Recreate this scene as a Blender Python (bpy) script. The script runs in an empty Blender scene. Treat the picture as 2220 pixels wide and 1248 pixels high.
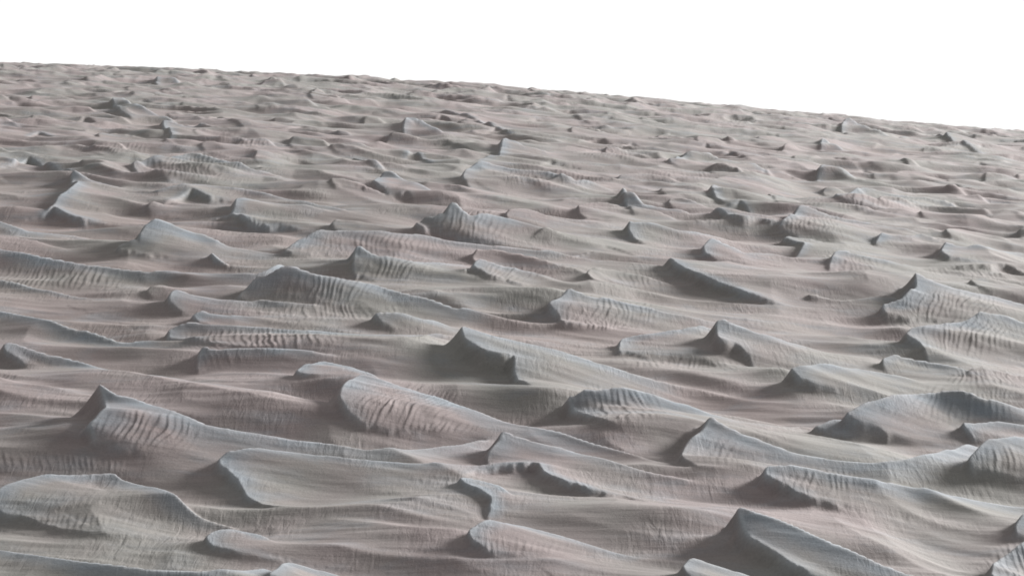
import bpy, math
import numpy as np

# ------------------------------------------------------------------ camera
F = 5000.0                     # focal length in pixels of the 2220-wide photograph
CX, CY = 1110.0, 624.0
PITCH = math.radians(3.0)      # camera looks 3 degrees down the rising dune flank
CAM_Z = 4.0
scene = bpy.context.scene
cam_d = bpy.data.cameras.new("camera")
cam_d.sensor_width = 36.0
cam_d.lens = 36.0 * F / 2220.0
cam_d.clip_start = 0.1
cam_d.clip_end = 20000.0
cam = bpy.data.objects.new("camera", cam_d)
scene.collection.objects.link(cam)
cam.location = (0, 0, CAM_Z)
cam.rotation_euler = (math.radians(90) - PITCH, 0, 0)
scene.camera = cam

# ------------------------------------------------------------------ sky and sun
SUN_AZ = math.radians(53.0)    # clockwise from +Y (away from the camera): right and behind the dunes
SUN_EL = math.radians(18.0)
world = bpy.data.worlds.new("World")
scene.world = world
world.use_nodes = True
wn = world.node_tree
for n in list(wn.nodes):
    wn.nodes.remove(n)
w_out = wn.nodes.new("ShaderNodeOutputWorld")
w_bg = wn.nodes.new("ShaderNodeBackground")
w_sky = wn.nodes.new("ShaderNodeTexSky")
w_sky.sky_type = 'NISHITA'
w_sky.sun_disc = False
w_sky.sun_elevation = SUN_EL
w_sky.sun_rotation = SUN_AZ
w_sky.dust_density = 8.0
w_sc = wn.nodes.new("ShaderNodeVectorMath")
w_sc.operation = 'SCALE'
w_sc.inputs['Scale'].default_value = 0.10
w_mix = wn.nodes.new("ShaderNodeMix")
w_mix.data_type = 'RGBA'
w_mix.inputs['Factor'].default_value = 0.93          # thick pale dust veil over the whole sky
w_mix.inputs['B'].default_value = (1.0, 1.0, 1.0, 1)
wn.links.new(w_sky.outputs['Color'], w_sc.inputs[0])
wn.links.new(w_sc.outputs['Vector'], w_mix.inputs['A'])
wn.links.new(w_mix.outputs['Result'], w_bg.inputs['Color'])
wn.links.new(w_bg.outputs['Background'], w_out.inputs['Surface'])
w_bg.inputs['Strength'].default_value = 0.262

sun_d = bpy.data.lights.new("sun", 'SUN')
sun_d.energy = 5.0
sun_d.angle = math.radians(15.0)
sun_d.color = (1.0, 0.975, 0.96)
sun = bpy.data.objects.new("sun", sun_d)
scene.collection.objects.link(sun)
sun.rotation_euler = (math.radians(90) - SUN_EL, 0, math.pi - SUN_AZ)

scene.view_settings.view_transform = 'Standard'
scene.view_settings.look = 'None'
scene.view_settings.gamma = 1.0
scene.view_settings.exposure = 2.14
scene.view_settings.use_curve_mapping = False
scene.cycles.filter_width = 1.8
scene.cycles.max_bounces = 4

# ------------------------------------------------------------------ the long rising flank
A_, K_ = 28880.0, 1.4735       # rows below the skyline = (sqrt(A/d) - sqrt(K d))^2: a flank that rounds over at d = 140 m
HZ_X = np.array([-600, -200, 0, 200, 400, 600, 800, 1000, 1200, 1400, 1600, 1800, 2000, 2220, 2500, 2900.])
HZ_Y = np.array([118, 132, 140, 148, 155, 164, 175, 186, 201, 219, 236, 254, 273, 290, 312, 340.])

def hz(px):
    return np.interp(px, HZ_X, HZ_Y) + 6.0

def row_of(d):
    return (np.sqrt(A_ / d) - np.sqrt(K_ * d)) ** 2 * np.where(d > 140, -0.0, 1.0) + np.where(d > 140, (np.sqrt(A_ / d) - np.sqrt(K_ * d)) ** 2, 0)

def depth_of(g):
    s = np.sqrt(np.maximum(g, 0.0))
    sk = math.sqrt(K_)
    q = (-s + np.sqrt(s * s + 4 * math.sqrt(A_ * K_))) / (2 * sk)
    return q * q

# numpy value noise ------------------------------------------------------
def vnoise(x, y, seed=0):
    xi = np.floor(x).astype(np.int64); yi = np.floor(y).astype(np.int64)
    fx = x - xi; fy = y - yi
    fx = fx * fx * (3 - 2 * fx); fy = fy * fy * (3 - 2 * fy)
    def h(a, b):
        n = (a * 374761393 + b * 668265263 + seed * 1442695041) & 0xFFFFFFFF
        n = ((n ^ (n >> 13)) * 1274126177) & 0xFFFFFFFF
        n = n ^ (n >> 16)
        return (n & 0xFFFF) / 65535.0 * 2 - 1
    return ((h(xi, yi) * (1 - fx) + h(xi + 1, yi) * fx) * (1 - fy)
            + (h(xi, yi + 1) * (1 - fx) + h(xi + 1, yi + 1) * fx) * fy)

# ------------------------------------------------------------------ traced dunes
# Every crest is listed so that its steep lee side lies to the right of the direction of travel:
# along the far arm to the left, round the nose, back along the near rim.  (column, row, relief) in photograph pixels.
# C(points, label, ragged) is a crest; G(points) is a soft ridge without a scarp.
LINES = []
def C(pts, label=None, rag=0.0, z=None):
    LINES.append(dict(p=np.array(pts, float), label=label, rag=rag, z=z, kind='c'))
def G(pts, z=None):
    LINES.append(dict(p=np.array(pts, float), label=None, rag=0.0, z=z, kind='g'))
#TRACES
# ---- foreground, left
C([(1060,950,14),(1010,958,34),(910,971,38),(794,973,38),(740,964,40),(640,950,44),(544,934,45),(450,917,60),(375,892,75),(262,859,100),(214,841,108),(222,864,90),(222,890,70),(205,912,54),(187,934,42),(202,960,28),(244,975,16),(277,986,10),(330,992,5)],
  "sharp-peaked dune with a fluted front and long bright crest near the left edge", 3)
G([(247,890,85),(300,898,78),(356,904,72),(405,934,50),(469,962,26),(540,975,22)])
C([(520,1140,8),(450,1117,15),(375,1076,25),(262,1032,40),(240,1019,42),(112,1024,45),(56,1035,45),(11,1052,45),(-20,1075,34),(-15,1098,20),(11,1110,15),(86,1132,11),(161,1147,9),(240,1157,6),(337,1163,3)],
  "broad smooth bluish dune tongue in the lower left corner, with a ragged front rim", 2)
C([(1060,1006,6),(960,1006,12),(842,1001,18),(700,988,25),(600,978,30),(545,974,34),(500,982,38),(474,997,40),(480,1012,38),(506,1039,34),(525,1069,26),(562,1099,14),(634,1111,4)],
  "wide flat dune with a dark undercut scarp slanting down at its left end, lower left", 3)
C([(600,1172,6),(550,1152,14),(500,1142,22),(462,1152,24),(446,1163,24),(461,1179,17),(525,1196,9),(615,1213,4)],
  "low pebbly dune with a thin dark lip below the bluish tongue, lower left")
C([(585,1228,26),(470,1232,36),(337,1229,38),(187,1214,36),(22,1192,28),(-40,1185,28)],
  "low smooth ridge crossing the bottom left corner")
C([(760,1250,8),(690,1232,20),(622,1215,28),(600,1232,28),(583,1250,25),(590,1275,12)],
  "small dune nose cut off by the bottom edge, left of the middle")
G([(1290,1217,6),(1187,1216,9),(1037,1216,11),(850,1203,14),(720,1178,16)])
G([(-40,815,70),(0,822,74),(94,832,76),(150,838,60),(190,843,30)])
G([(240,803,60),(330,815,80),(450,836,92),(580,860,92),(690,887,72),(740,905,50)])
C([(420,825,10),(247,801,28),(167,780,34),(113,767,38),(30,745,44),(8,750,42),(12,762,34),(60,785,26)],
  "long pale ridge with small dark lumps along its crest at the left edge")
# ---- foreground, middle
C([(1440,1005,5),(1300,962,18),(1200,932,28),(1100,910,38),(1000,880,50),(890,845,68),(800,815,85),(772,815,88),(742,843,68),(736,866,50),(760,896,28),(794,914,16),(869,925,9),(960,925,5)],
  "fluted dune nose with a long crest slanting down to the right, left of centre", 2)
C([(830,828,10),(760,797,30),(700,783,32),(660,790,30),(643,802,26),(655,809,18),(740,815,6)],
  "small pale blue wedge-shaped dune just behind the fluted nose left of centre")
C([(1500,1040,10),(1400,1020,16),(1300,992,24),(1200,965,40),(1097,936,62),(1080,952,52),(1062,972,40),(1055,987,28),(1063,1004,8)],
  "smooth blue-grey dune ending left in a short dark upright scarp, below centre")
C([(996,1035,6),(1037,1020,12),(1105,1009,24),(1163,1001,40),(1187,1031,34),(1243,1050,26),(1319,1072,14),(1412,1093,4)],
  "dune with a small sharp peak above a dark hollow and fluted near face, below centre", 2)
C([(1110,1075,10),(1060,1045,14),(1005,1032,16),(996,1037,18),(1011,1050,22),(1045,1065,26),(1065,1080,28),(1064,1102,24),(1056,1121,18),(1063,1134,6)],
  "low smooth dune with an S-shaped dark scarp facing left, below centre", 1.5)
C([(1400,1212,3),(1340,1200,12),(1230,1166,25),(1130,1143,35),(1062,1135,38),(1022,1150,35),(1017,1160,32),(1026,1174,26),(1060,1194,16),(1124,1207,6)],
  "rounded pale dune tongue near the bottom edge, in the middle", 1.5)
C([(1500,840,6),(1440,827,20),(1300,783,45),(1200,752,60),(1083,729,72),(1005,709,80),(1002,720,74),(1008,733,68),(1053,757,62),(1113,773,60),(1114,797,46),(1127,823,25),(1157,841,8)],
  "large smooth dune at centre, its stepped dark scarp bounding a broad shaded hollow", 0.5)
G([(600,728,10),(700,730,45),(800,733,66),(880,733,66),(950,725,40)])
C([(1760,925,6),(1625,918,14),(1550,902,26),(1475,874,46),(1400,850,62),(1340,837,70),(1277,836,72),(1237,850,64),(1232,862,58),(1251,885,40),(1300,913,20),(1348,927,5)],
  "rounded dune nose with fine vertical flutes, right of centre in the foreground")
# ---- foreground, right
C([(2110,967,48),(2030,984,40),(1962,994,36),(1880,998,34),(1812,991,36),(1737,978,36),(1625,941,68),(1545,915,90),(1520,932,76),(1490,956,56),(1477,979,36),(1482,994,22),(1512,1008,9),(1560,1013,4)],
  "smooth pointed dune with a black shadow at its left foot, lower right")
C([(2320,1110,8),(2220,1095,14),(2075,1072,26),(1925,1042,42),(1805,1023,52),(1719,1010,56),(1665,1013,52),(1659,1027,44),(1677,1042,36),(1700,1055,30),(1730,1069,22),(1794,1091,12),(1869,1107,4)],
  "rugged dune tongue with a crumbling lip and dark notches, lower right", 2.2)
C([(2060,1275,15),(1981,1246,35),(1925,1226,48),(1812,1177,78),(1719,1136,92),(1650,1113,96),(1604,1103,96),(1598,1116,84),(1608,1136,72),(1628,1160,64),(1662,1187,56),(1722,1219,46),(1775,1248,26),(1830,1275,10)],
  "tall dune with a curved crest over a dark left face, bottom edge right", 2)
G([(1330,1097,20),(1400,1101,56),(1480,1104,76),(1540,1105,60),(1575,1106,30)])
C([(1680,1265,8),(1600,1236,28),(1505,1209,45),(1481,1226,40),(1490,1246,35),(1530,1275,18)],
  "small smooth pale dune nose cut off by the bottom edge, right")
C([(2320,1165,50),(2230,1172,58),(2172,1203,50),(2153,1220,45),(2152,1248,35),(2170,1280,20)],
  "rough fluted dune nose in the bottom right corner", 3)
C([(2320,1110,20),(2225,1116,34),(2202,1138,28),(2206,1158,16),(2240,1170,6)],
  "dune nose just entering the right edge above the bottom right corner")
C([(2320,965,30),(2220,953,55),(2145,957,60),(2106,986,45),(2101,998,38),(2112,1012,26),(2150,1021,18),(2220,1035,10),(2320,1050,5)],
  "rounded fluted dune nose with a bright lower rim at the right edge")
C([(2300,925,8),(2220,919,18),(2150,914,26),(2090,918,30),(2094,930,24),(2112,946,12),(2145,957,4)],
  "short pale dune tongue at the right edge above the rounded fluted nose")
C([(2320,905,15),(2220,882,40),(2150,860,58),(2082,842,72),(1962,850,70),(1887,866,60),(1840,888,45),(1838,893,40),(1870,912,24),(1930,935,12),(1990,952,5)],
  "large fluted mound with a rounded top towards the right edge", 2)
C([(1838,893,36),(1825,908,30),(1790,915,26),(1766,920,24),(1797,930,18),(1850,941,12),(1962,955,6),(2090,962,3)],
  "small pale pointed lip in front of the large fluted mound")
C([(2000,830,5),(1940,815,18),(1850,797,36),(1775,789,45),(1716,801,46),(1719,808,42),(1737,821,34),(1775,836,20),(1812,847,10),(1869,857,4)],
  "smooth pale dune with a curved bright rim over a dark hollow, right of centre")
C([(2120,803,4),(2020,786,16),(1945,772,24),(1917,780,22),(1913,791,16),(1928,806,4)],
  "small smooth rounded dune nose below the jagged scarp at the right")
C([(2200,815,3),(2140,797,10),(2100,805,9),(2110,815,3)], None, 2)
C([(2300,730,15),(2220,697,40),(2170,682,52),(2130,680,55),(2083,697,48),(2020,708,42),(1976,717,38),(1966,726,34),(1991,746,24),(2006,772,14),(2022,791,4)],
  "broad blue-topped dune with a jagged dark scarp at the right edge", 3)
C([(2300,680,10),(2220,654,35),(2139,635,50),(2083,624,60),(1988,598,80),(1986,617,66),(1947,646,44),(1915,658,34),(1924,676,16),(1965,687,8),(2060,695,3)],
  "sharp-peaked dune with diagonal flutes and a bright crest near the right edge", 2)
C([(1790,760,5),(1720,742,25),(1659,724,42),(1577,697,65),(1553,700,66),(1556,720,55),(1564,736,48),(1596,747,38),(1622,772,20),(1640,792,5)],
  "pale triangular dune with a zigzag dark scarp, right of centre", 2)
C([(1540,708,35),(1470,712,30),(1400,722,28),(1350,730,28),(1342,745,22),(1344,760,12),(1400,772,7),(1515,776,5),(1560,790,3)],
  "low rim enclosing a shallow grey hollow beside the pale triangular dune", 2)
# ---- middle distance, left
C([(740,772,6),(640,758,20),(520,750,34),(445,752,38),(427,773,24),(430,791,7),(470,794,4)],
  "small mauve dune nose with a dark foot, left, below the long fluted ridge")
C([(960,724,10),(800,722,24),(640,714,34),(500,700,40),(417,699,40),(367,713,30),(363,725,22),(400,733,14),(467,741,8),(600,757,5),(740,764,4)],
  "long low ridge with a row of even flutes, left of centre", 1.5)
C([(560,685,6),(500,680,14),(440,675,22),(417,682,22),(433,693,12),(465,700,4)],
  "tiny pale peak standing on the long fluted ridge left of centre")
C([(700,648,5),(600,648,14),(480,645,22),(385,633,34),(364,652,24),(397,672,10),(425,680,4)],
  "low pale dune with a bright notched nose, at left")
C([(380,627,8),(345,622,14),(318,632,12),(330,641,6),(370,645,3)], None)
C([(360,742,6),(267,735,20),(167,710,32),(100,693,38),(0,672,44),(-60,660,46)],
  "long smooth pale ridge falling to the right from the left edge, below middle height")
C([(240,648,4),(180,643,9),(100,628,13),(0,606,17),(-50,598,17)], "thin ragged dark lip running in from the left edge", 2)
C([(980,706,8),(933,694,18),(867,681,26),(825,682,26),(810,688,22),(833,703,12),(863,717,4)],
  "small dune with a short diagonal bright edge, just left of the central peak")
C([(1180,702,6),(1100,690,14),(1000,668,26),(900,638,40),(800,610,54),(700,592,64),(628,577,70),(567,597,50),(525,627,28),(515,640,18),(560,650,8),(700,656,4)],
  "large dark fluted mound with a bright crest, left of centre at middle height", 1.5)
C([(620,583,56),(560,590,48),(400,591,38),(333,587,34),(200,573,32),(100,555,38),(0,537,42),(-60,528,42)],
  "long ridge with a fluted lower side at the left edge")
C([(560,573,4),(500,568,12),(458,553,22),(470,563,12),(505,573,4)], "tiny bright white sliver of a crest, left of centre")
C([(1010,573,6),(900,567,22),(833,554,34),(780,543,42),(769,554,34),(765,573,18),(772,590,8),(820,610,3)],
  "fluted dune with a small dark peak and bright crest behind the large dark mound", 2)
C([(1240,614,4),(1180,596,14),(1100,578,24),(1043,565,28),(1026,576,22),(1060,595,12),(1130,615,6),(1200,625,3)],
  "low dune with a comb of short dark flutes, near centre", 2)
C([(1560,700,4),(1474,680,14),(1400,661,26),(1300,643,40),(1237,628,50),(1205,645,42),(1192,660,36),(1212,676,22),(1226,700,10),(1300,710,5),(1400,714,3)],
  "fluted dune with a crinkled pale front, right of centre", 2.5)
C([(1437,567,28),(1492,585,40),(1548,606,38),(1622,635,24),(1697,658,4)],
  "straight white crest line over a dark triangular face, right of centre", 1)
G([(1240,628,8),(1300,617,16),(1370,622,18),(1440,640,14),(1560,655,9),(1700,665,6)])
C([(1700,556,5),(1620,546,14),(1575,530,22),(1544,523,26),(1525,535,22),(1530,547,15),(1555,562,8),(1581,571,3)],
  "small smooth blue-white dune tongue, right of centre")
C([(1800,520,3),(1745,505,14),(1712,503,20),(1700,508,22),(1735,522,24),(1743,534,20),(1728,548,10),(1712,556,3)],
  "small dune with a hooked bright rim over a dark pocket, right", 0.5)
C([(1540,452,20),(1580,466,22),(1622,481,18),(1692,504,8)], "fluted near face under a straight bright crest, right of centre", 1.5)
C([(2000,578,4),(1917,561,14),(1840,546,24),(1812,548,22),(1798,575,6),(1850,590,3)], "low crinkled mound between two smooth noses, right", 2)
C([(2300,560,4),(2200,545,14),(2100,528,26),(2052,526,32),(2040,540,26),(2058,556,13),(2115,569,4)],
  "rounded bluish dune nose with a dark foot near the right edge")
C([(2045,528,3),(1990,512,10),(1915,508,16),(1898,521,8),(1920,530,2)], "small flat pale tongue near the right edge")
C([(2040,580,5),(2110,577,15),(2180,577,20),(2240,600,10)], None, 2)
C([(2300,510,8),(2235,497,16),(2208,503,14),(2222,515,5)], None)
# ---- middle distance
C([(1240,525,4),(1183,509,14),(1100,480,38),(1033,448,64),(985,434,74),(965,447,62),(935,463,44),(900,484,22),(920,500,14),(1000,515,6),(1085,521,3)],
  "tall conical mound with strong dark flutes, above centre", 1.5)
C([(1300,560,6),(1120,537,18),(1000,521,26),(900,504,34),(800,496,40),(700,497,42),(660,512,32),(615,538,15),(660,548,8),(760,552,4)],
  "broad mauve fluted mound in front of the conical mound", 1.5)
C([(1600,522,4),(1480,500,18),(1410,482,28),(1366,484,28),(1364,499,20),(1380,516,13),(1405,528,4)],
  "pale dune with a dark pointed left end, right of the conical mound")
C([(1500,460,5),(1463,450,16),(1400,434,28),(1352,416,32),(1350,426,26),(1362,446,15),(1378,465,5)],
  "small bright-crested peak with a dark brown left flank, above centre right", 1)
G([(1230,455,5),(1300,440,22),(1338,426,24)])
C([(1290,545,4),(1320,545,8),(1400,563,3)], None, 1)
C([(1240,532,2),(1185,520,8),(1150,527,4)], None)
C([(640,545,4),(560,541,14),(500,532,24),(430,508,40),(347,480,60),(318,489,50),(303,505,38),(300,515,30),(258,531,18),(262,541,12),(320,552,6),(400,560,3)],
  "pale dune with a crumbled blue-grey left end, upper left of centre", 2)
C([(335,444,2),(380,427,7),(417,414,20),(460,424,18),(505,432,10)], "curved crest above a grey hollow, upper left", 1)
C([(370,440,8),(335,440,14),(318,447,12),(330,457,4)], None)
C([(740,455,4),(620,440,14),(540,432,22),(513,438,22),(508,448,17),(493,463,5)], "small pale dune closing the right side of the grey hollow, upper left", 1)
C([(445,470,5),(505,463,22),(540,476,22),(600,488,14),(655,498,4)], "dark fluted face just below the grey hollow, upper left", 2)
C([(200,515,4),(110,503,16),(67,496,22),(0,477,32),(-60,460,34)], "smooth pale ridge falling from the left edge, above middle height")
C([(40,468,2),(90,459,9),(117,450,28),(150,462,24),(187,473,16),(235,483,3)], "dark-faced dune with a small peak near the left edge", 1)
C([(-40,372,2),(25,357,7),(63,344,20),(110,358,16),(157,372,10)], "grey pyramid-shaped dune face at the left edge")
C([(260,400,8),(200,380,16),(160,370,24),(155,387,24),(167,397,26),(133,423,22),(103,448,12)], "dune ending in a zigzag dark scarp above a brown hollow, at left")
C([(640,390,4),(560,368,14),(480,343,28),(420,332,34),(360,340,28),(290,354,14),(300,368,8),(380,385,4)], "broad crinkled mound, upper left", 2)
C([(760,456,6),(640,434,16),(533,411,22),(427,398,20),(330,410,8)], "long thin ridge running right below the crinkled mound, upper left")
C([(960,415,4),(910,398,12),(840,377,22),(810,393,16),(850,411,10),(880,418,10),(902,432,3)], "jagged little dune with stepped dark edge, above the conical mound to its left", 2)
C([(835,367,6),(767,337,14),(790,352,8),(830,370,3)], "short straight bright bar of a crest, upper middle")
C([(866,346,1),(884,338,5),(897,331,15),(915,342,12),(942,352,3)], "small dark pyramid-shaped dune, upper middle")
C([(1330,412,6),(1260,390,20),(1190,370,32),(1120,363,36),(1050,352,40),(1015,362,34),(1003,382,20),(1012,396,10),(1030,406,3)],
  "wide dune with a fringe of dark flutes, upper middle", 2)
C([(1200,330,5),(1140,315,14),(1095,302,22),(1085,318,18),(1080,332,14),(1050,341,10),(1025,348,5)], "dune with a dark hooked scarp behind the fringed dune, upper middle", 1)
C([(1700,430,3),(1620,412,10),(1548,402,22),(1543,410,20),(1550,422,14),(1570,434,8),(1605,443,3)], "small dune with a curved bluish rim, upper right")
C([(1570,452,3),(1605,443,14),(1640,462,3)], "tiny dark triangular peak, upper right")
C([(1740,440,3),(1668,414,10),(1680,432,8),(1693,449,3)], None)
C([(2040,515,3),(1940,488,12),(1843,469,22),(1742,447,30),(1710,468,16),(1690,482,8),(1740,500,3)], "fluted mound with a long pale crest, upper right", 2)
C([(2150,465,3),(2060,444,10),(1954,421,20),(1870,408,22),(1810,425,10),(1850,438,4)], "long crinkled mound near the right edge, upper right", 2)
C([(1490,398,3),(1440,384,9),(1390,374,13),(1345,378,10),(1325,390,4)], None, 1)
C([(1680,378,3),(1620,356,10),(1540,342,13),(1481,337,14),(1450,352,8),(1480,364,3)], "low ridge with a bright upper edge, upper right", 1)
# ---- far
C([(380,264,6),(320,238,14),(255,214,16),(243,221,12),(262,240,10),(290,255,4)], "bright rounded crest bar far off at left")
C([(520,285,4),(430,268,14),(356,259,16),(358,274,14),(371,290,14),(358,310,4)], "far dune with a dark hook-shaped scarp at left")
C([(285,264,4),(230,246,10),(187,237,10)], None)
C([(130,262,3),(90,255,8),(70,252,10),(74,262,4)], None)
C([(55,297,3),(85,287,12),(120,298,3)], "tiny dark pyramid far off near the left edge")
C([(300,335,3),(255,310,10),(205,306,14),(195,314,12),(215,322,4)], None, 2)
C([(420,185,3),(370,170,8),(342,170,13),(338,178,8),(355,184,3)], "tiny bright peak just below the skyline at left")
C([(445,260,3),(472,249,10),(500,262,6),(525,272,8),(540,278,3)], None)
C([(640,345,3),(590,332,8),(556,330,13),(553,342,6),(562,350,2)], None)
C([(600,315,3),(575,302,10),(530,304,10),(502,310,4)], None, 2)
C([(630,190,3),(592,172,8),(560,182,4)], None)
C([(760,225,3),(720,205,6),(685,195,10),(672,205,8),(690,212,3)], None)
C([(740,240,3),(660,222,8),(612,215,8)], None)
C([(1050,302,3),(960,283,12),(890,259,24),(876,272,18),(875,285,12),(890,295,4)], "blue-grey knobbly dune far off, upper middle", 2)
C([(910,302,6),(860,296,12),(800,315,5)], None)
C([(770,295,3),(745,286,6),(730,290,5),(742,296,2)], None)
C([(935,238,4),(983,244,8),(1050,264,10),(1120,294,3)], "long diagonal crest with a dark face far off, upper middle")
C([(1045,287,3),(1075,279,9),(1110,294,3)], None)
C([(1220,250,4),(1253,256,10),(1287,268,3)], None)
C([(1130,235,3),(1170,229,6),(1200,240,2)], None)
C([(1440,270,3),(1410,258,6),(1392,255,8),(1398,264,3)], None)
C([(1250,305,4),(1300,300,8),(1400,330,4)], None, 2)
C([(1640,322,3),(1605,312,6),(1576,301,12),(1585,310,5)], None)
C([(1500,320,3),(1530,315,9),(1545,322,3)], None)
C([(1550,335,3),(1585,328,12),(1625,344,4)], None)
C([(2000,300,3),(1950,295,8),(1890,276,15),(1838,263,14),(1824,276,9),(1840,288,5)], "pale dune tongue just below the skyline at right")
C([(1830,255,3),(1860,248,8),(1900,262,3)], None)
C([(1870,332,3),(1830,322,8),(1784,306,16),(1780,318,8),(1782,326,3)], "small far dune with an upright dark edge, upper right")
C([(1780,326,3),(1740,318,8),(1705,314,12),(1695,323,8),(1705,330,2)], None)
C([(1960,400,3),(1880,388,8),(1790,358,18),(1775,372,12),(1772,383,8),(1800,392,3)], "far dune with a diagonal pale crest, upper right")
C([(2010,290,4),(2050,295,12),(2140,334,4)], "far dune with a comb of flutes near the right end of the skyline", 2)
C([(2020,370,3),(1958,344,9),(1985,362,5)], None)
C([(2040,405,3),(2070,399,9),(2110,408,3)], None)
C([(2160,446,3),(2100,420,10),(2054,406,10),(2062,414,5)], None)
C([(2300,395,4),(2235,375,10),(2205,378,12),(2215,388,4)], None)
C([(2105,357,2),(2125,352,7),(2150,358,2)], None)
C([(1890,320,2),(1912,314,7),(1940,320,2)], None)
# ---- soft shoulders above the shaded bowls
G([(910,838,25),(1000,843,45),(1075,846,60),(1160,843,68),(1235,846,72)])
G([(1330,928,30),(1400,930,50),(1490,925,75),(1535,916,88)])
G([(1330,1006,22),(1400,1009,36),(1520,1012,46),(1650,1010,54)])
G([(1480,808,20),(1570,806,34),(1700,802,46)])
G([(887,624,24),(1000,637,34),(1100,639,40),(1220,629,50)])
G([(1585,584,30),(1714,595,46),(1825,599,60),(1980,598,80)])
G([(1760,706,16),(1850,706,26),(1960,712,36)])
G([(540,840,25),(640,833,40),(735,817,80)])
G([(180,500,14),(240,492,26),(315,489,48)])
G([(640,436,10),(760,446,22),(870,453,36),(945,448,58)])
G([(1880,540,10),(1960,535,20),(2040,530,30)])
G([(700,1125,10),(850,1140,24),(1000,1152,36)])
#END_TRACES

# small far ripples too many to trace: same shapes, strewn between the skyline and the middle distance
rng = np.random.default_rng(11)
for i in range(1500):
    px = rng.uniform(-350, 2570)
    g = 3 + 330 * rng.random() ** 2.0
    sc = (0.22 + g / 150.0)
    w = rng.uniform(90, 260) * sc
    R = rng.uniform(5, 8.5) * (0.6 + g / 130.0) * rng.uniform(0.6, 1.15)
    py = hz(px) + g - R
    near = any(abs(px - q[0]) < w * 0.45 and abs(py - q[1]) < 2 + 8 * sc for L in LINES for q in L['p'])
    if near:
        continue
    if rng.random() < 0.6:
        pts = [(px + w, py + R * 0.9 + w * 0.09, 1.5), (px + w * 0.55, py + R * .30 + w * .03, R * .75), (px + w * .2, py + R * .02, R), (px, py + R * .06, R * .9), (px - 3 * sc, py + R * .4, R * .7), (px + 4 * sc, py + R * .8 + 2 * sc, R * .4), (px + w * .25, py + R + 5 * sc, 2)]
    else:
        pts = [(px - w * .3, py + R * .8, 2), (px, py, R), (px + w * .3, py + R * .4 + w * .02, R * .7), (px + w * .7, py + R + w * .05, 1.5)]
    C(pts, None, 1.0)
for i in range(620):
    px = rng.uniform(-350, 2570)
    g = 2 + 260 * rng.random() ** 1.7
    sc = (0.22 + g / 150.0)
    w = rng.uniform(50, 130) * sc
    R = rng.uniform(8, 15) * (0.6 + g / 140.0)
    py = hz(px) + g - R
    G([(px - w, py + R * .8 - w * .04, 1.5), (px - w * .4, py + R * .3 - w * .02, R * .8), (px, py, R), (px + w * .6, py + R * .5 + w * .05, R * .6), (px + w * 1.3, py + R + w * .10, 1.5)])
for i in range(330):
    px = rng.uniform(-350, 2570)
    g = 60 + 330 * rng.random()
    sc = (0.22 + g / 150.0)
    w = rng.uniform(60, 150) * sc
    R = rng.uniform(5, 8.5) * (0.6 + g / 130.0)
    py = hz(px) + g - R
    if any(abs(px - q[0]) < w * 0.30 + 14 and abs(py - q[1]) < 5 + 5 * sc for L in LINES if L['kind'] == 'c' for q in L['p']):
        continue
    C([(px + w, py + R * 0.9 + w * 0.09, 1.5), (px + w * 0.55, py + R * .30 + w * .03, R * .8), (px + w * .2, py + R * .02, R), (px, py + R * .08, R * .9),
       (px - 4 * sc, py + R * .5, R * .7), (px + 3 * sc, py + R * .9 + 2 * sc, R * .45), (px + w * .3, py + R + 6 * sc, 2)], None, 1.0)
# and beyond the frame, so that the field goes on to either side
for i in range(60):
    side = rng.random() < 0.5
    px = rng.uniform(-420, -90) if side else rng.uniform(2330, 2640)
    y = rng.uniform(420, 1250)
    w = rng.uniform(120, 300) * (0.3 + y / 1100)
    R = rng.uniform(12, 55) * (0.25 + y / 1200)
    if any(abs(px - q[0]) < w * 0.8 and abs(y - q[1]) < 35 for L in LINES for q in L['p']):
        continue
    C([(px + w, y + R * .9 + w * .1, 3), (px + w * .5, y + R * .35 + w * .05, R * .65), (px, y, R), (px - 8, y + R * .5, R * .6), (px + 30, y + R, 4)], None, 2)

# ------------------------------------------------------------------ grid: columns by bearing, rows by log depth
NC, U0, U1 = 1440, -0.315, 0.315
us = np.linspace(U0, U1, NC)
du = us[1] - us[0]
ls = [math.log(16.5)]
while ls[-1] < math.log(190.0):
    d = math.exp(ls[-1])
    ls.append(ls[-1] + 0.00142 * (1 + 1.9 * min(1, (d - 16.5) / 90.0)))
ls = np.array(ls); NR = len(ls)
ds = np.exp(ls)

def catmull(P, step):
    out = []
    n = len(P)
    for i in range(n - 1):
        p0 = P[max(i - 1, 0)]; p1 = P[i]; p2 = P[i + 1]; p3 = P[min(i + 2, n - 1)]
        L = math.hypot(p2[0] - p1[0], (p2[1] - p1[1]))
        m = max(2, int(L / step))
        t = np.linspace(0, 1, m, endpoint=False)[:, None]
        # half-strength tangents keep corners crisp
        m1 = 0.32 * (p2 - p0); m2 = 0.32 * (p3 - p1)
        h = (2 * t**3 - 3 * t**2 + 1) * p1 + (t**3 - 2 * t**2 + t) * m1 + (-2 * t**3 + 3 * t**2) * p2 + (t**3 - t**2) * m2
        out.append(h)
    out.append(P[-1:][:])
    return np.concatenate(out)

# ------------------------------------------------------------------ the surface
# Every traced crest is a scarp: the sand steps up by the traced relief from the lee foot to the crest.  The sheet of sand
# in between takes the smoothest shape that has those steps (a screened Poisson problem), so hollows deepen towards the
# scarps and backs fall gently away behind the crests.  Crest heights and ground positions are found by iteration.
RS, RG, RT = 0.68, 0.88, 0.52          # relief scale of scarps and of soft shoulders
ARM = 0.55                   # extra relief of rims that face away
SPAN = 4.0                   # metres over which a step fades into the surroundings
LEE = 1.3                    # slope of the lee faces
UU, LL = np.meshgrid(us, ls)
DD = np.exp(LL)
PX = UU * F + CX
X = UU * DD; Y = DD
NI = np.arange(NR)

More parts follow.
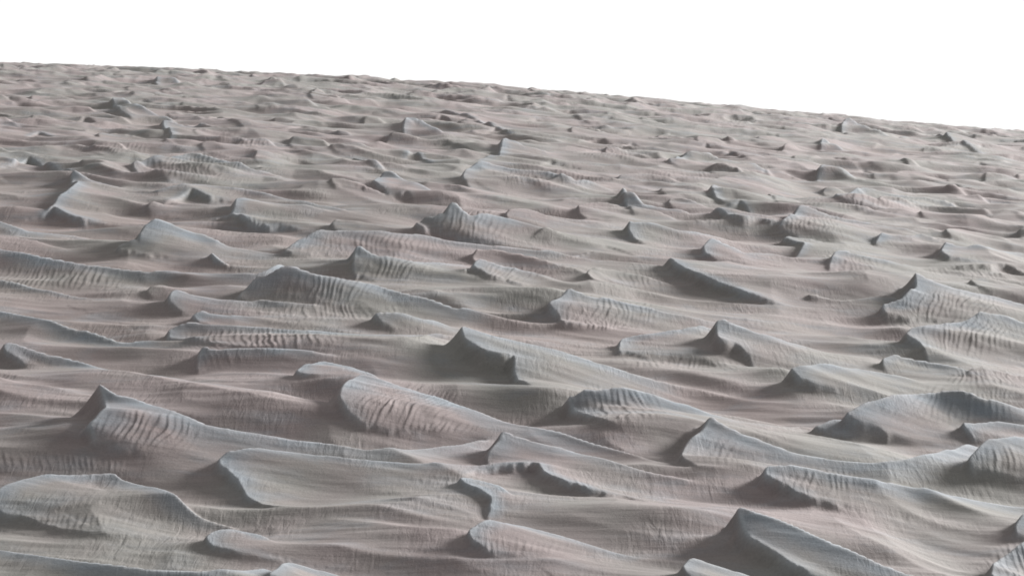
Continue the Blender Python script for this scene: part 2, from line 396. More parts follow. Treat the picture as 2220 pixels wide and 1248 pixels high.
def sstep(x):
    x = np.clip(x, 0, 1); return x * x * (3 - 2 * x)

def prepare(L, li):
    S = catmull(L['p'], 2.5)
    k = np.arange(len(S)) * 2.5
    if L['rag'] > 0:
        fade = np.clip(np.minimum(k, k[::-1]) / 30.0, 0, 1) * np.where(np.gradient(S[:, 0]) < -0.6, 0.12, 1.0)
        scl = np.clip((S[:, 1] - 150) / 700.0, 0.25, 1.2)
        S[:, 0] += L['rag'] * fade * scl * (1.6 * vnoise(k / (26 * scl), k * 0 + li, 3) + vnoise(k / (10 * scl), k * 0 + li, 4))
        S[:, 1] += 0.6 * L['rag'] * fade * scl * (1.6 * vnoise(k / (24 * scl), k * 0 + li, 5) + vnoise(k / (9 * scl), k * 0 + li, 6))
    R = np.maximum(S[:, 2], 0.5) * (RS if L['kind'] == 'c' else RG) * (0.72 + 0.14 * np.clip((S[:, 1] - 250) / 200.0, 0, 1) + 0.14 * np.clip((S[:, 1] - 500) / 300.0, 0, 1))
    if L['label'] and L['kind'] == 'c' and np.ptp(S[:, 0]) > 120:      # the long-backed dunes of the middle distance
        R = R * (1 + 0.30 * np.clip((620 - S[:, 1]) / 120.0, 0, 1))
    ke = 24.0 * np.clip((S[:, 1] - 150) / 500.0, 0.2, 1.0)
    R = R * np.clip(0.03 + np.minimum(k, k[::-1]) / ke, 0, 1)
    if L['kind'] == 'c':
        tx = np.gradient(S[:, 0]); ty = np.gradient(S[:, 1])
        away = np.clip(-tx / (np.hypot(tx, ty) + 1e-6), 0, 1)      # lee turned away from the camera: a high far rim
        kk = np.ones(13) / 13.0
        if len(away) > 26:
            away = np.convolve(np.pad(away, 6, mode='edge'), kk, 'valid')
        L['R0'] = R * 1.0
        left = np.clip(ty / (np.hypot(tx, ty) + 1e-6), 0, 1) ** 2
        if len(left) > 26:
            left = np.convolve(np.pad(left, 6, mode='edge'), kk, 'valid')
        R = R * (1 + ARM * away) * (1 - 0.42 * left)
    else:
        L['R0'] = R
    u = (S[:, 0] - CX) / F
    ok = (u > us[2]) & (u < us[-3])
    if ok.sum() < 4:
        return False
    L['px'], L['py'], L['R'], L['u'], L['R0'] = S[ok, 0], S[ok, 1], R[ok], u[ok], L['R0'][ok]
    L['hpx'] = L['R'] * (0.5 if L['kind'] == 'c' else 1.0)        # first guess of the crest height, in pixels
    return True

def locate(L):
    g = L['py'] + L['hpx'] - hz(L['px'])
    d = depth_of(np.maximum(g, 0.3))
    L['d'] = d
    n = 90 if L['label'] else 24
    q = np.unique(np.linspace(0, len(d) - 1, min(n, len(d))).astype(int))
    L['ridge_h'] = (L['R0'] * d / F)[q]
    return (L['u'] * d)[q], d[q], (L['R'] * d / F)[q]

def box(xs, ys, rx, ry):
    i0 = max(0, np.searchsorted(ds, max(ys.min() - ry, 1)) - 2); i1 = min(NR, np.searchsorted(ds, ys.max() + ry) + 2)
    dn = max(ys.min() - ry, 12); uu = xs / ys
    j0 = max(0, int((uu.min() - rx / dn - U0) / du) - 2); j1 = min(NC, int((uu.max() + rx / dn - U0) / du) + 4)
    return i0, i1, j0, j1

def nearest(L, r, xs, ys, val):
    i0, i1, j0, j1 = box(xs, ys, r, r)
    if i1 <= i0 + 2 or j1 <= j0 + 2:
        return None
    wx_, wy_ = X[i0:i1, j0:j1], Y[i0:i1, j0:j1]
    near = np.full(wx_.shape, 1e9); sgn = np.zeros(wx_.shape); v = np.zeros(wx_.shape)
    tx, ty = np.diff(xs), np.diff(ys)
    tl = np.hypot(tx, ty) + 1e-9
    nx, ny = ty / tl, -tx / tl                                   # towards the lee
    vx = np.concatenate([nx[:1], nx[:-1] + nx[1:], nx[-1:]]); vy = np.concatenate([ny[:1], ny[:-1] + ny[1:], ny[-1:]])
    nseg = len(xs) - 1
    for a in range(nseg):
        # only the cells that this piece of crest can reach
        ya, yb = min(ys[a], ys[a + 1]) - r, max(ys[a], ys[a + 1]) + r
        p0 = max(0, np.searchsorted(ds, ya) - 1 - i0); p1 = min(i1 - i0, np.searchsorted(ds, yb) + 2 - i0)
        dn = max(ya, 12)
        q0 = max(0, int((min(xs[a] / ys[a], xs[a + 1] / ys[a + 1]) - 1.3 * r / dn - U0) / du) - 1 - j0)
        q1 = min(j1 - j0, int((max(xs[a] / ys[a], xs[a + 1] / ys[a + 1]) + 1.3 * r / dn - U0) / du) + 3 - j0)
        if p1 <= p0 or q1 <= q0:
            continue
        sl = (slice(p0, p1), slice(q0, q1))
        ex, ey = xs[a + 1] - xs[a], ys[a + 1] - ys[a]
        e2 = ex * ex + ey * ey + 1e-12; e = math.sqrt(e2)
        rx, ry = wx_[sl] - xs[a], wy_[sl] - ys[a]
        t = np.clip((rx * ex + ry * ey) / e2, 0, 1)
        dx, dy = rx - t * ex, ry - t * ey
        dist = np.sqrt(dx * dx + dy * dy) + 1e-9
        nn = dist < near[sl]
        near[sl] = np.where(nn, dist, near[sl])
        own = (dx * nx[a] + dy * ny[a]) / dist
        s0 = own if a == 0 else np.sign(dx * vx[a] + dy * vy[a])
        s1 = own if a == nseg - 1 else np.sign(dx * vx[a + 1] + dy * vy[a + 1])
        sg = np.where(t <= 0, s0, np.where(t >= 1, s1, np.sign(own)))
        sgn[sl] = np.where(nn, sg, sgn[sl])
        v[sl] = np.where(nn, val[a] + (val[a + 1] - val[a]) * t, v[sl])
    return (i0, i1, j0, j1), near, sgn, v

def smax(A, B, k):
    t = np.clip(0.5 + 0.5 * (B - A) / k, 0, 1)
    return np.where(B > 1e-4, A * (1 - t) + B * t + k * t * (1 - t), A)

def tent(L, xs, ys, hv):
    hm = hv.max()
    i0, i1, j0, j1 = box(xs, ys, 1.5 * hm / AX, 1.5 * hm / AY)
    if i1 <= i0 + 2 or j1 <= j0 + 2:
        return None
    T = np.zeros((i1 - i0, j1 - j0))
    st = 2 if L['label'] else 1
    k = np.unique(np.append(np.arange(0, len(xs), st), len(xs) - 1)); xs, ys, hv = xs[k], ys[k], hv[k]
    for a in range(len(xs) - 1):
        hb = max(hv[a], hv[a + 1])
        ya, yb = min(ys[a], ys[a + 1]) - 1.5 * hb / AY, max(ys[a], ys[a + 1]) + 1.5 * hb / AY
        p0 = max(0, np.searchsorted(ds, max(ya, 1)) - 1 - i0); p1 = min(i1 - i0, np.searchsorted(ds, yb) + 2 - i0)
        dn = max(ya, 12); ua, ub = sorted((xs[a] / ys[a], xs[a + 1] / ys[a + 1]))
        q0 = max(0, int((ua - 1.8 * hb / AX / dn - U0) / du) - 1 - j0); q1 = min(j1 - j0, int((ub + 1.8 * hb / AX / dn - U0) / du) + 3 - j0)
        if p1 <= p0 or q1 <= q0:
            continue
        wx_, wy_ = X[i0 + p0:i0 + p1, j0 + q0:j0 + q1], Y[i0 + p0:i0 + p1, j0 + q0:j0 + q1]
        ex, ey = (xs[a + 1] - xs[a]) * AX, (ys[a + 1] - ys[a]) * AY
        rx, ry = (wx_ - xs[a]) * AX, (wy_ - ys[a]) * AY
        t = np.clip((rx * ex + ry * ey) / (ex * ex + ey * ey + 1e-12), 0, 1)
        cost = np.sqrt((rx - t * ex) ** 2 + (ry - t * ey) ** 2)
        hh = np.maximum(hv[a] + (hv[a + 1] - hv[a]) * t, 1e-4)
        T[p0:p1, q0:q1] = np.maximum(T[p0:p1, q0:q1], hh * np.clip(1 - cost / (1.45 * hh), 0, 1) ** 1.45)
    return (i0, i1, j0, j1), T

AX, AY = 0.10, 0.30          # how fast a ridge falls away along and across the wind

def poisson(gx, gy):
    dlh = np.diff(ls); dlc = np.gradient(ls)
    rhs = np.zeros((NR, NC))
    rhs[:, :-1] += gx / du ** 2; rhs[:, 1:] -= gx / du ** 2
    fy = gy / dlh[:, None]
    rhs[:-1] += fy / dlc[:-1, None]; rhs[1:] -= fy / dlc[1:, None]
    Rf = np.fft.rfft(np.concatenate([rhs, rhs[:, ::-1]], 1), axis=1)
    kx = np.arange(Rf.shape[1])
    lam_ = (2 - 2 * np.cos(2 * np.pi * kx / (2 * NC))) / du ** 2
    kap = (ds / SPAN) ** 2
    lo = np.zeros(NR); up = np.zeros(NR)
    up[:-1] = 1 / (dlh * dlc[:-1]); lo[1:] = 1 / (dlh * dlc[1:])
    diag = -(lo + up)[:, None] - lam_[None] - kap[:, None]
    cp = np.zeros(Rf.shape); dp = np.zeros(Rf.shape, complex)
    cp[0] = up[0] / diag[0]; dp[0] = Rf[0] / diag[0]
    for i in range(1, NR):
        m = diag[i] - lo[i] * cp[i - 1]
        cp[i] = up[i] / m; dp[i] = (Rf[i] - lo[i] * dp[i - 1]) / m
    xs_ = np.zeros(Rf.shape, complex); xs_[-1] = dp[-1]
    for i in range(NR - 2, -1, -1):
        xs_[i] = dp[i] - cp[i] * xs_[i + 1]
    return np.fft.irfft(xs_, n=2 * NC, axis=1)[:, :NC]

def ridged(x, y, seed):
    return 1 - np.abs(vnoise(x, y, seed)) * 1.8
# low nameless swells between the traced dunes
_wx = X + 0.5 * vnoise(X / 2.0, Y / 2.0, 61); _wy = Y + 0.20 * X + 0.45 * vnoise(X / 1.6, Y / 1.9, 62)
FARW = sstep((DD - 70) / 55.0)
WAVES = 0.30 * FARW * ridged(_wx / 2.4, _wy / 2.6, 65) + (0.080 + 0.05 * sstep((DD - 34) / 25.0)) * ridged(_wx / 2.6, _wy / 1.25, 63) + 0.018 * ridged(_wx / 1.1, _wy / 0.6, 64)

def build(last):
    gx = np.zeros((NR, NC - 1)); gy = np.zeros((NR - 1, NC)); ridge = np.zeros((NR, NC))
    for L in LINES:
        xs, ys, rel = locate(L)
        cell = ys.mean() * du
        hv = L['ridge_h'] * (1.0 if L['kind'] == 'g' else RT / RS)
        hm = hv.max()
        r = tent(L, xs, ys, hv)
        if r is not None:
            (i0, i1, j0, j1), T = r
            ridge[i0:i1, j0:j1] = smax(ridge[i0:i1, j0:j1], T, 0.02)
        if L['kind'] == 'g':
            continue
        run = np.maximum(rel / LEE, 3.0 * cell)
        r = nearest(L, float(run.max()) * 1.15 + 4 * cell + 0.06, xs, ys, rel)
        if r is None:
            continue
        (i0, i1, j0, j1), near, sg, v = r
        run_ = np.maximum(v / LEE, 3.0 * cell)
        sd = near * np.sign(sg) * np.minimum(1, np.abs(sg) * 1.5)         # + in the lee
        Sx = np.clip(1 - sd / run_, 0, 1) ** 1.3
        inb = near < run_ * 1.15 + 3 * cell + 0.05
        e = inb[:, :-1] & inb[:, 1:]
        gx[i0:i1, j0:j1 - 1] += np.where(e, 0.5 * (v[:, :-1] + v[:, 1:]) * (Sx[:, 1:] - Sx[:, :-1]), 0)[:, :j1 - 1 - j0]
        e = inb[:-1] & inb[1:]
        gy[i0:i1 - 1, j0:j1] += np.where(e, 0.5 * (v[:-1] + v[1:]) * (Sx[1:] - Sx[:-1]), 0)
    return poisson(gx, gy) + ridge + WAVES

def sample(H, u, l):
    fj = np.clip((u - U0) / du, 0, NC - 1.001); fi = np.clip(np.interp(l, ls, NI), 0, NR - 1.001)
    j, i = fj.astype(int), fi.astype(int); a, b = fj - j, fi - i
    return (H[i, j] * (1 - a) + H[i, j + 1] * a) * (1 - b) + (H[i + 1, j] * (1 - a) + H[i + 1, j + 1] * a) * b

LINES = [L for li, L in enumerate(LINES) if prepare(L, li)]
for it in range(5):
    H = build(it == 4)
    if it == 4:
        break
    for L in LINES:
        l = np.log(L['d'])
        c = np.maximum(sample(H, L['u'], l), np.maximum(sample(H, L['u'] + du, l - 0.001), sample(H, L['u'] + du, l + 0.001)))
        hp = c * F / L['d']
        m = min(12, (len(hp) - 1) // 3)
        for _ in range(2 if m > 0 else 0):
            p = np.pad(hp, m, mode='edge'); cs = np.cumsum(np.insert(p, 0, 0)); hp = (cs[2 * m + 1:] - cs[:-2 * m - 1]) / (2 * m + 1)
        L['hpx'] = L['hpx'] + 0.7 * (hp - L['hpx'])
# who owns which piece of the surface
owner = np.full((NR, NC), -1, int); lee_of = np.zeros((NR, NC), bool); best = np.full((NR, NC), 1e9); grain = np.zeros((NR, NC)); painted_rim_light = np.zeros((NR, NC))
for li, L in enumerate(LINES):
    L['id'] = li
    if L['kind'] != 'c' or not L['label']:
        continue
    xs, ys, rel = locate(L)
    r = nearest(L, rel.max() * 3.2 + 0.1, xs, ys, rel)
    if r is None:
        continue
    (i0, i1, j0, j1), near, sg, v = r
    gr = np.where(sg < 0.3, np.exp(-(near / (0.08 + 0.6 * rel.max())) ** 2) * np.clip(v / (0.5 * rel.max()), 0, 1), 0)
    grain[i0:i1, j0:j1] = np.maximum(grain[i0:i1, j0:j1], gr)
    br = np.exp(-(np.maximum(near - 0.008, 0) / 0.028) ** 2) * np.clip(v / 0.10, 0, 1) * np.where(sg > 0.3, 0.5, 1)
    painted_rim_light[i0:i1, j0:j1] = np.maximum(painted_rim_light[i0:i1, j0:j1], br)
    run_ = np.maximum(v / LEE, 0.03)
    cost = np.where(sg > 0.2, near / run_, near / (3.0 * v + 0.08))
    w = (cost < 1.0) & (cost < best[i0:i1, j0:j1])
    owner[i0:i1, j0:j1][w] = li; best[i0:i1, j0:j1][w] = cost[w]
    lee_of[i0:i1, j0:j1] = np.where(w, sg > 0.2, lee_of[i0:i1, j0:j1])
print("height range", H.min(), H.max(), "cells", NR, NC)
H0 = H - H.min() * 0.5
def blur(A, n):
    for _ in range(n):
        P = np.pad(A, 1, mode='edge')
        A = 0.5 * A + 0.125 * (P[1:-1, :-2] + P[1:-1, 2:] + P[:-2, 1:-1] + P[2:, 1:-1])
    return A
# wind rounds everything a little, crest lines least
H = blur(H, 2)
ROW = hz(PX) + row_of(DD) - H * F / DD          # photograph row at which each point is seen

# ------------------------------------------------------------------ flutes, streaks and grain as real relief
# (column, row, half width, half height, strength, lean)
FLUTES = [(330,935,120,42,1.0,-1.2),(880,880,130,42,1.0,-2.0),(1330,880,120,42,0.8,0.6),(1560,975,70,30,0.45,-0.8),(1770,1045,110,34,0.7,-0.6),
(2080,880,150,40,0.9,-1.6),(2180,995,70,32,0.7,0.3),(2200,1220,60,50,0.9,0.2),(690,625,150,38,1.0,-1.0),
 (860,582,100,28,0.9,-1.6),(1110,592,100,20,0.9,-1.2),(580,735,190,24,1.0,0.8),(480,772,50,20,0.5,0.2),(1020,485,110,38,1.0,-1.0),
 (820,532,190,30,0.7,0.3),(130,602,170,32,0.8,-0.6),(700,676,200,22,0.7,0.6),(1320,675,130,30,0.9,-0.8),(1310,705,110,12,1.0,0.0),
 (2050,655,110,36,1.0,-1.5),(2100,730,120,46,0.9,-1.2),(1600,765,50,28,0.7,0.3),(1480,785,150,14,0.6,0.0),(1750,482,110,22,0.9,-0.8),
 (1900,438,150,22,0.9,-0.6),(1560,477,80,16,0.8,-0.5),(1470,380,110,14,0.7,0.0),(410,360,150,34,0.8,0.2),(520,484,80,16,0.9,-0.5),
 (1200,385,140,22,0.7,-0.2),(1850,570,80,20,0.8,-0.4),(1400,602,140,28,0.5,0.2),(1580,262,90,12,0.8,0.0),(860,205,110,12,0.8,0.0),
 (120,1000,190,22,0.8,0.6),(1230,1055,90,22,0.7,0.1),(2060,320,110,16,0.8,0.0),(550,310,60,12,0.8,0.0),(1700,700,240,22,0.25,0.0),(2140,820,90,22,0.7,-0.5),
 (1330,330,110,18,0.7,0.2),(250,322,80,14,0.7,0),(2120,590,110,18,0.7,-0.4),(950,925,90,12,0.7,-0.5),(1110,1190,120,18,0.4,0.0),(160,1130,140,16,0.5,0.1)]
lam = 0.078 * np.sqrt(np.maximum(DD, 20) / 30.0)
FL = np.zeros_like(H)
for q, (cx, cy, rx, ry, st, lean) in enumerate(FLUTES):
    # ground position of the patch centre decides its footprint on the sand
    c0 = max(0, int(((cx - rx * 1.3 - CX) / F - U0) / du)); c1 = min(NC, int(((cx + rx * 1.3 - CX) / F - U0) / du) + 1)
    if c1 <= c0:
        continue
    sl = (slice(0, NR), slice(c0, c1))
    wob = 0.25 * vnoise(PX[sl] / 40, ROW[sl] / 15, q)
    m = ((PX[sl] - cx) / rx) ** 2 + ((ROW[sl] - cy) / ry) ** 2
    m = np.clip(1.25 - np.sqrt(m) + wob, 0, 1)
    m = m * m * (3 - 2 * m)
    if m.max() <= 0:
        continue
    x = X[sl] + lean * 0.10 * (Y[sl] - Y[sl].mean()) + 0.10 * vnoise(X[sl] / 0.55, Y[sl] / 0.9, 21 + q) + 0.03 * vnoise(X[sl] / .16, Y[sl] / .3, 77 + q)
    t = x / lam[sl]
    fr = t - np.floor(t)
    prof = np.where(fr < 0.3, fr / 0.3, (1 - fr) / 0.7)
    prof = prof * (0.62 + 0.55 * vnoise(np.floor(t) * 7.3, Y[sl] / 0.5, 31 + q)) + 0.30 * vnoise(X[sl] / .07, Y[sl] / .22, 51 + q)
    FL[sl] = np.maximum(FL[sl], 0) + np.where(m > 0, m * st * prof, 0)
FLM = np.clip(np.abs(FL), 0, 1)
H = H + FL * 0.18 * lam * (0.8 + 0.2 * np.clip((ROW - 500) / 300, 0, 1))
# broad unevenness, wind streaks (long in the wind's direction, narrow across) and lumps
H += 0.026 * vnoise(X / 1.3, Y / 1.1, 101) + 0.008 * vnoise(X / 0.45, Y / 0.4, 102)
H += 0.0045 * vnoise(X / 0.9 + 0.4 * vnoise(X / 2, Y / 2, 8), (Y + 0.25 * X + 0.3 * vnoise(X / 1.7, Y / 1.7, 9)) / 0.13, 103)
H += 0.0025 * vnoise(X / 0.35, (Y + 0.15 * X) / 0.055, 104)

# ------------------------------------------------------------------ to world space
def to_world(Xc, Zc, Dc):
    """camera frame (right, up, forward) to world"""
    c, s = math.cos(PITCH), math.sin(PITCH)
    return np.stack([Xc, Dc * c + Zc * s, CAM_Z - Dc * s + Zc * c], -1)

def base_up(px, d):
    return d * (CY - hz(px) - row_of(d)) / F

P = to_world(X, base_up(PX, DD) + H, DD)

# vertex normals from the whole surface, so that neighbouring objects join without a seam
Gi = np.gradient(P, axis=0); Gj = np.gradient(P, axis=1)
NORM = np.cross(Gj, Gi)
NORM /= np.linalg.norm(NORM, axis=-1, keepdims=True) + 1e-12

# coarse dark grains gather on the crests, pale dust settles lower: a property of the sand itself
grain = blur(grain, 8)
painted_rim_light = blur(painted_rim_light, 2)  # colour mask for the painted sunlight along the crest edges
hollow = np.clip((np.median(H0) - blur(H0, 12)) / 0.22, 0, 1)     # fine brown sand lies in the hollows

# ------------------------------------------------------------------ materials
def sand_material():
    m = bpy.data.materials.new("rippled_sand")
    m.use_nodes = True
    nt = m.node_tree; N = nt.nodes; Lk = nt.links
    bs = N["Principled BSDF"]
    bs.inputs['Roughness'].default_value = 0.93
    bs.inputs['Specular IOR Level'].default_value = 0.18
    geo = N.new("ShaderNodeNewGeometry")
    def mapped(sx, sy, sz):
        mp = N.new("ShaderNodeMapping"); mp.inputs['Scale'].default_value = (sx, sy, sz)
        Lk.new(geo.outputs['Position'], mp.inputs['Vector']); return mp
    def noise(vec, scale, detail=3, rough=0.55, dist=0.0):
        n = N.new("ShaderNodeTexNoise"); n.inputs['Scale'].default_value = scale
        n.inputs['Detail'].default_value = detail; n.inputs['Roughness'].default_value = rough
        n.inputs['Distortion'].default_value = dist
        Lk.new(vec.outputs[0], n.inputs['Vector']); return n
    def ramp(src, a, b, lo=0.0, hi=1.0):
        r = N.new("ShaderNodeMapRange"); r.inputs['From Min'].default_value = a; r.inputs['From Max'].default_value = b
        r.inputs['To Min'].default_value = lo; r.inputs['To Max'].default_value = hi
        Lk.new(src, r.inputs['Value']); return r
    def mix(fac, a, b, mode='MIX'):
        x = N.new("ShaderNodeMix"); x.data_type = 'RGBA'; x.blend_type = mode
        if isinstance(fac, float): x.inputs['Factor'].default_value = fac
        else: Lk.new(fac, x.inputs['Factor'])
        for k, c in (('A', a), ('B', b)):
            if isinstance(c, tuple): x.inputs[k].default_value = c
            else: Lk.new(c, x.inputs[k])
        return x.outputs['Result']
    PINK = (0.0900, 0.0745, 0.0732, 1); TAN = (0.0795, 0.0768, 0.0715, 1); BLUE = (0.0795, 0.0900, 0.1010, 1)
    big = noise(mapped(0.35, 0.25, 0.3), 1.0, 3)
    mid = noise(mapped(0.9, 1.6, 1.6), 1.0, 4, 0.6, 0.4)
    streak = noise(mapped(0.8, 7.0, 3.0), 1.0, 4, 0.6, 0.3)
    fine = noise(mapped(1, 1, 1), 38.0, 4, 0.7)
    col = mix(ramp(big.outputs['Fac'], 0.40, 0.60).outputs[0], TAN, PINK)
    ah = N.new("ShaderNodeAttribute"); ah.attribute_name = "hollow"; ah.attribute_type = 'GEOMETRY'
    col = mix(ramp(ah.outputs['Fac'], 0.1, 1.0, 0.0, 0.8).outputs[0], col, (0.0910, 0.0725, 0.0685, 1))
    at = N.new("ShaderNodeAttribute"); at.attribute_name = "grain"; at.attribute_type = 'GEOMETRY'
    ad = N.new("ShaderNodeMath"); ad.operation = 'ADD'
    Lk.new(ramp(at.outputs['Fac'], 0.1, 1.0, -0.10, 0.85).outputs[0], ad.inputs[0])
    Lk.new(ramp(mid.outputs['Fac'], 0.46, 0.76, 0.0, 0.6).outputs[0], ad.inputs[1]); ad.use_clamp = True
    col = mix(ad.outputs[0], col, BLUE)
    ab = N.new("ShaderNodeAttribute"); ab.attribute_name = "painted_rim_light"; ab.attribute_type = 'GEOMETRY'
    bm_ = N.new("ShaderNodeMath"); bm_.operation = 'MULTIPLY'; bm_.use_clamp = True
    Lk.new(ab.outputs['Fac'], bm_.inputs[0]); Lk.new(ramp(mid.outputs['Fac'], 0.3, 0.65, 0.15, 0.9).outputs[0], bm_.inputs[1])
    col = mix(bm_.outputs[0], col, (0.135, 0.146, 0.155, 1))        # sunlit crest rims painted into the sand colour as a paler band
    col = mix(1.0, col, ramp(streak.outputs['Fac'], 0.3, 0.7, 0.90, 1.10).outputs[0], 'MULTIPLY')
    col = mix(1.0, col, ramp(fine.outputs['Fac'], 0.3, 0.7, 0.88, 1.12).outputs[0], 'MULTIPLY')
    Lk.new(col, bs.inputs['Base Color'])
    b1 = N.new("ShaderNodeBump"); b1.inputs['Strength'].default_value = 0.4; b1.inputs['Distance'].default_value = 0.02
    Lk.new(streak.outputs['Fac'], b1.inputs['Height'])
    rip = noise(mapped(13.0, 2.2, 2.2), 1.0, 3, 0.6, 0.6)
    rmask = noise(mapped(0.8, 0.9, 0.9), 1.0, 2)
    rm = N.new("ShaderNodeMath"); rm.operation = 'MULTIPLY'
    Lk.new(rip.outputs['Fac'], rm.inputs[0]); Lk.new(ramp(rmask.outputs['Fac'], 0.42, 0.62).outputs[0], rm.inputs[1])
    b3 = N.new("ShaderNodeBump"); b3.inputs['Strength'].default_value = 0.45; b3.inputs['Distance'].default_value = 0.03
    Lk.new(rm.outputs[0], b3.inputs['Height']); Lk.new(b1.outputs['Normal'], b3.inputs['Normal'])
    b2 = N.new("ShaderNodeBump"); b2.inputs['Strength'].default_value = 0.5; b2.inputs['Distance'].default_value = 0.006
    Lk.new(fine.outputs['Fac'], b2.inputs['Height']); Lk.new(b3.outputs['Normal'], b2.inputs['Normal'])
    Lk.new(b2.outputs['Normal'], bs.inputs['Normal'])
    return m
SAND = sand_material()

# ------------------------------------------------------------------ which dune owns which piece of the surface
f_owner = owner[:-1, :-1]
f_lee = lee_of[:-1, :-1]
f_fl = (blur(FLM, 3)[:-1, :-1] > 0.16)

Pf = P.reshape(-1, 3).astype(np.float32); Nf = NORM.reshape(-1, 3).astype(np.float32); Gf = grain.reshape(-1).astype(np.float32); Bf = painted_rim_light.reshape(-1).astype(np.float32); Df = hollow.reshape(-1).astype(np.float32)

def surface(name, mask, parent=None, origin=None):
    """one mesh from the cells in mask"""
    i, j = np.nonzero(mask)
    a = i * NC + j
    q = np.stack([a, a + 1, a + NC + 1, a + NC], 1)
    ids, inv = np.unique(q, return_inverse=True)
    inv = inv.reshape(-1, 4)
    co = Pf[ids].copy()
    if origin is None:
        origin = np.array([co[:, 0].mean(), co[:, 1].mean(), co[:, 2].min()], np.float32)
    me = bpy.data.meshes.new(name)
    nv, nf = len(ids), len(inv)
    me.vertices.add(nv); me.loops.add(nf * 4); me.polygons.add(nf)
    me.vertices.foreach_set("co", (co - origin).astype(np.float32).ravel())
    me.loops.foreach_set("vertex_index", inv.astype(np.int32).ravel())
    me.polygons.foreach_set("loop_start", np.arange(0, nf * 4, 4, dtype=np.int32))
    me.polygons.foreach_set("use_smooth", np.ones(nf, bool))
    me.update(calc_edges=True)
    at = me.attributes.new("grain", 'FLOAT', 'POINT')
    at.data.foreach_set("value", Gf[ids])
    at = me.attributes.new("painted_rim_light", 'FLOAT', 'POINT')
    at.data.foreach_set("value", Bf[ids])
    at = me.attributes.new("hollow", 'FLOAT', 'POINT')
    at.data.foreach_set("value", Df[ids])
    me.normals_split_custom_set_from_vertices(Nf[ids])
    me.materials.append(SAND)
    o = bpy.data.objects.new(name, me)
    scene.collection.objects.link(o)
    if parent is None:
        o.location = origin
    else:
        o.parent = parent
    return o, origin

def pieces(mask):
    """connected pieces of a mask, largest first (cells that share an edge)"""
    i, j = np.nonzero(mask)
    if len(i) == 0:
        return []
    r0, r1, c0, c1 = i.min(), i.max() + 1, j.min(), j.max() + 1
    m = mask[r0:r1, c0:c1]
    par = []
    def find(x):
        while par[x] != x:
            par[x] = par[par[x]]; x = par[x]
        return x
    lab = np.full(m.shape, -1); prev = []
    for r in range(m.shape[0]):
        d = np.diff(np.concatenate([[0], m[r].astype(np.int8), [0]]))
        runs = []
        for a, b in zip(np.nonzero(d == 1)[0], np.nonzero(d == -1)[0]):
            n = len(par); par.append(n)
            for (pa, pb, pn) in prev:
                if pa < b and a < pb:
                    par[find(pn)] = find(n)
            runs.append((a, b, n)); lab[r, a:b] = n
        prev = runs
    root = np.array([find(x) for x in range(len(par))])
    L2 = np.where(lab >= 0, root[np.maximum(lab, 0)], -1)
    ids, cnt = np.unique(L2[L2 >= 0], return_counts=True)
    out = []
    for q in ids[np.argsort(-cnt)]:
        f = np.zeros(mask.shape, bool); f[r0:r1, c0:c1] = L2 == q
        out.append(f)
    return out

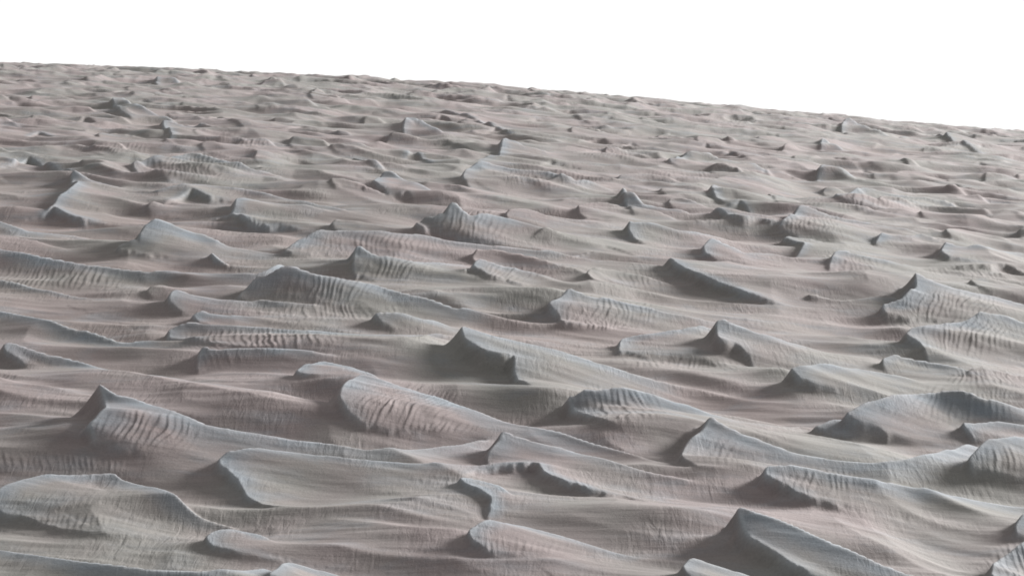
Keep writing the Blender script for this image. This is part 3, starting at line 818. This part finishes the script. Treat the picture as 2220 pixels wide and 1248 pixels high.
for k, L in enumerate(LINES):
    if not L['label'] or L['kind'] != 'c':
        continue
    own = f_owner == k
    ps = pieces(own)
    if not ps or ps[0].sum() < 30:
        print("small dune", k, own.sum(), L['label']); f_owner[own] = -1
        continue
    f_owner[own & ~ps[0]] = -1
    own = ps[0]
    lee = own & f_lee; fl = own & f_fl & ~lee
    lee_p = [p for p in pieces(lee) if p.sum() >= 60]; fl_p = [p for p in pieces(fl) if p.sum() >= 120]
    body = own.copy()
    for p in lee_p + fl_p:
        body &= ~p
    bp = pieces(body)
    if not bp or bp[0].sum() < 25:
        bp, lee_p, fl_p = [own], [], []
    for extra in bp[1:]:                       # bits of the back cut off by the flutes or the scarp go with their neighbour
        g = extra.copy(); g[1:] |= extra[:-1]; g[:-1] |= extra[1:]; g[:, 1:] |= extra[:, :-1]; g[:, :-1] |= extra[:, 1:]
        for grp in (fl_p, lee_p):
            hit = [q for q, p in enumerate(grp) if (p & g).any()]
            if hit:
                grp[hit[0]] = grp[hit[0]] | extra
                break
    o, org = surface("sand_dune", bp[0])
    o["label"] = L['label']; o["category"] = "dune"; o["group"] = "wind-shaped sand dunes on the flank"
    for p in lee_p:
        surface("slip_face", p, o, org)
    for p in fl_p:
        surface("fluted_slope", p, o, org)
o, _ = surface("dune_field_ground", f_owner < 0, None, np.zeros(3, np.float32))
o["kind"] = "structure"

# ------------------------------------------------------------------ the flank beyond the modelled ripples and the plain under it
def skirt():
    d = np.concatenate([np.linspace(3, 16, 14), np.geomspace(16.7, 186, 90), np.linspace(200, 420, 12)])
    u = np.concatenate([np.linspace(-1.2, -0.33, 40), np.linspace(-0.31, 0.31, 60), np.linspace(0.33, 1.2, 40)])
    U, D = np.meshgrid(u, d)
    px = U * F + CX
    pxc = 1110 + 2200 * np.tanh((px - 1110) / 2200)
    up = D * (CY - hz(pxc) - row_of(D)) / F
    up = up - 0.12 - np.where((np.abs(U) < 0.312) & (D > 16.8) & (D < 187), 0.6, 0)
    Xc = U * D
    up += 0.10 * vnoise(Xc / 2.2, D / 1.6, 201) + 0.05 * vnoise(Xc / .9, D / .8, 202)
    W = to_world(Xc, up, D)
    n, k = U.shape
    a = (np.arange(n - 1)[:, None] * k + np.arange(k - 1)[None]).ravel()
    q = np.stack([a, a + 1, a + k + 1, a + k], 1)
    me = bpy.data.meshes.new("surrounding_sand")
    me.from_pydata(W.reshape(-1, 3).tolist(), [], q.tolist())
    me.polygons.foreach_set("use_smooth", np.ones(len(q), bool))
    me.materials.append(SAND)
    o = bpy.data.objects.new("surrounding_sand", me)
    scene.collection.objects.link(o)
    o["kind"] = "structure"
skirt()
me = bpy.data.meshes.new("desert_plain")
S_ = 6000.0; z = -6.0
me.from_pydata([(-S_, -S_, z), (S_, -S_, z), (S_, S_, z), (-S_, S_, z)], [], [(0, 1, 2, 3)])
me.materials.append(SAND)
o = bpy.data.objects.new("desert_plain", me)
scene.collection.objects.link(o)
o["kind"] = "structure"
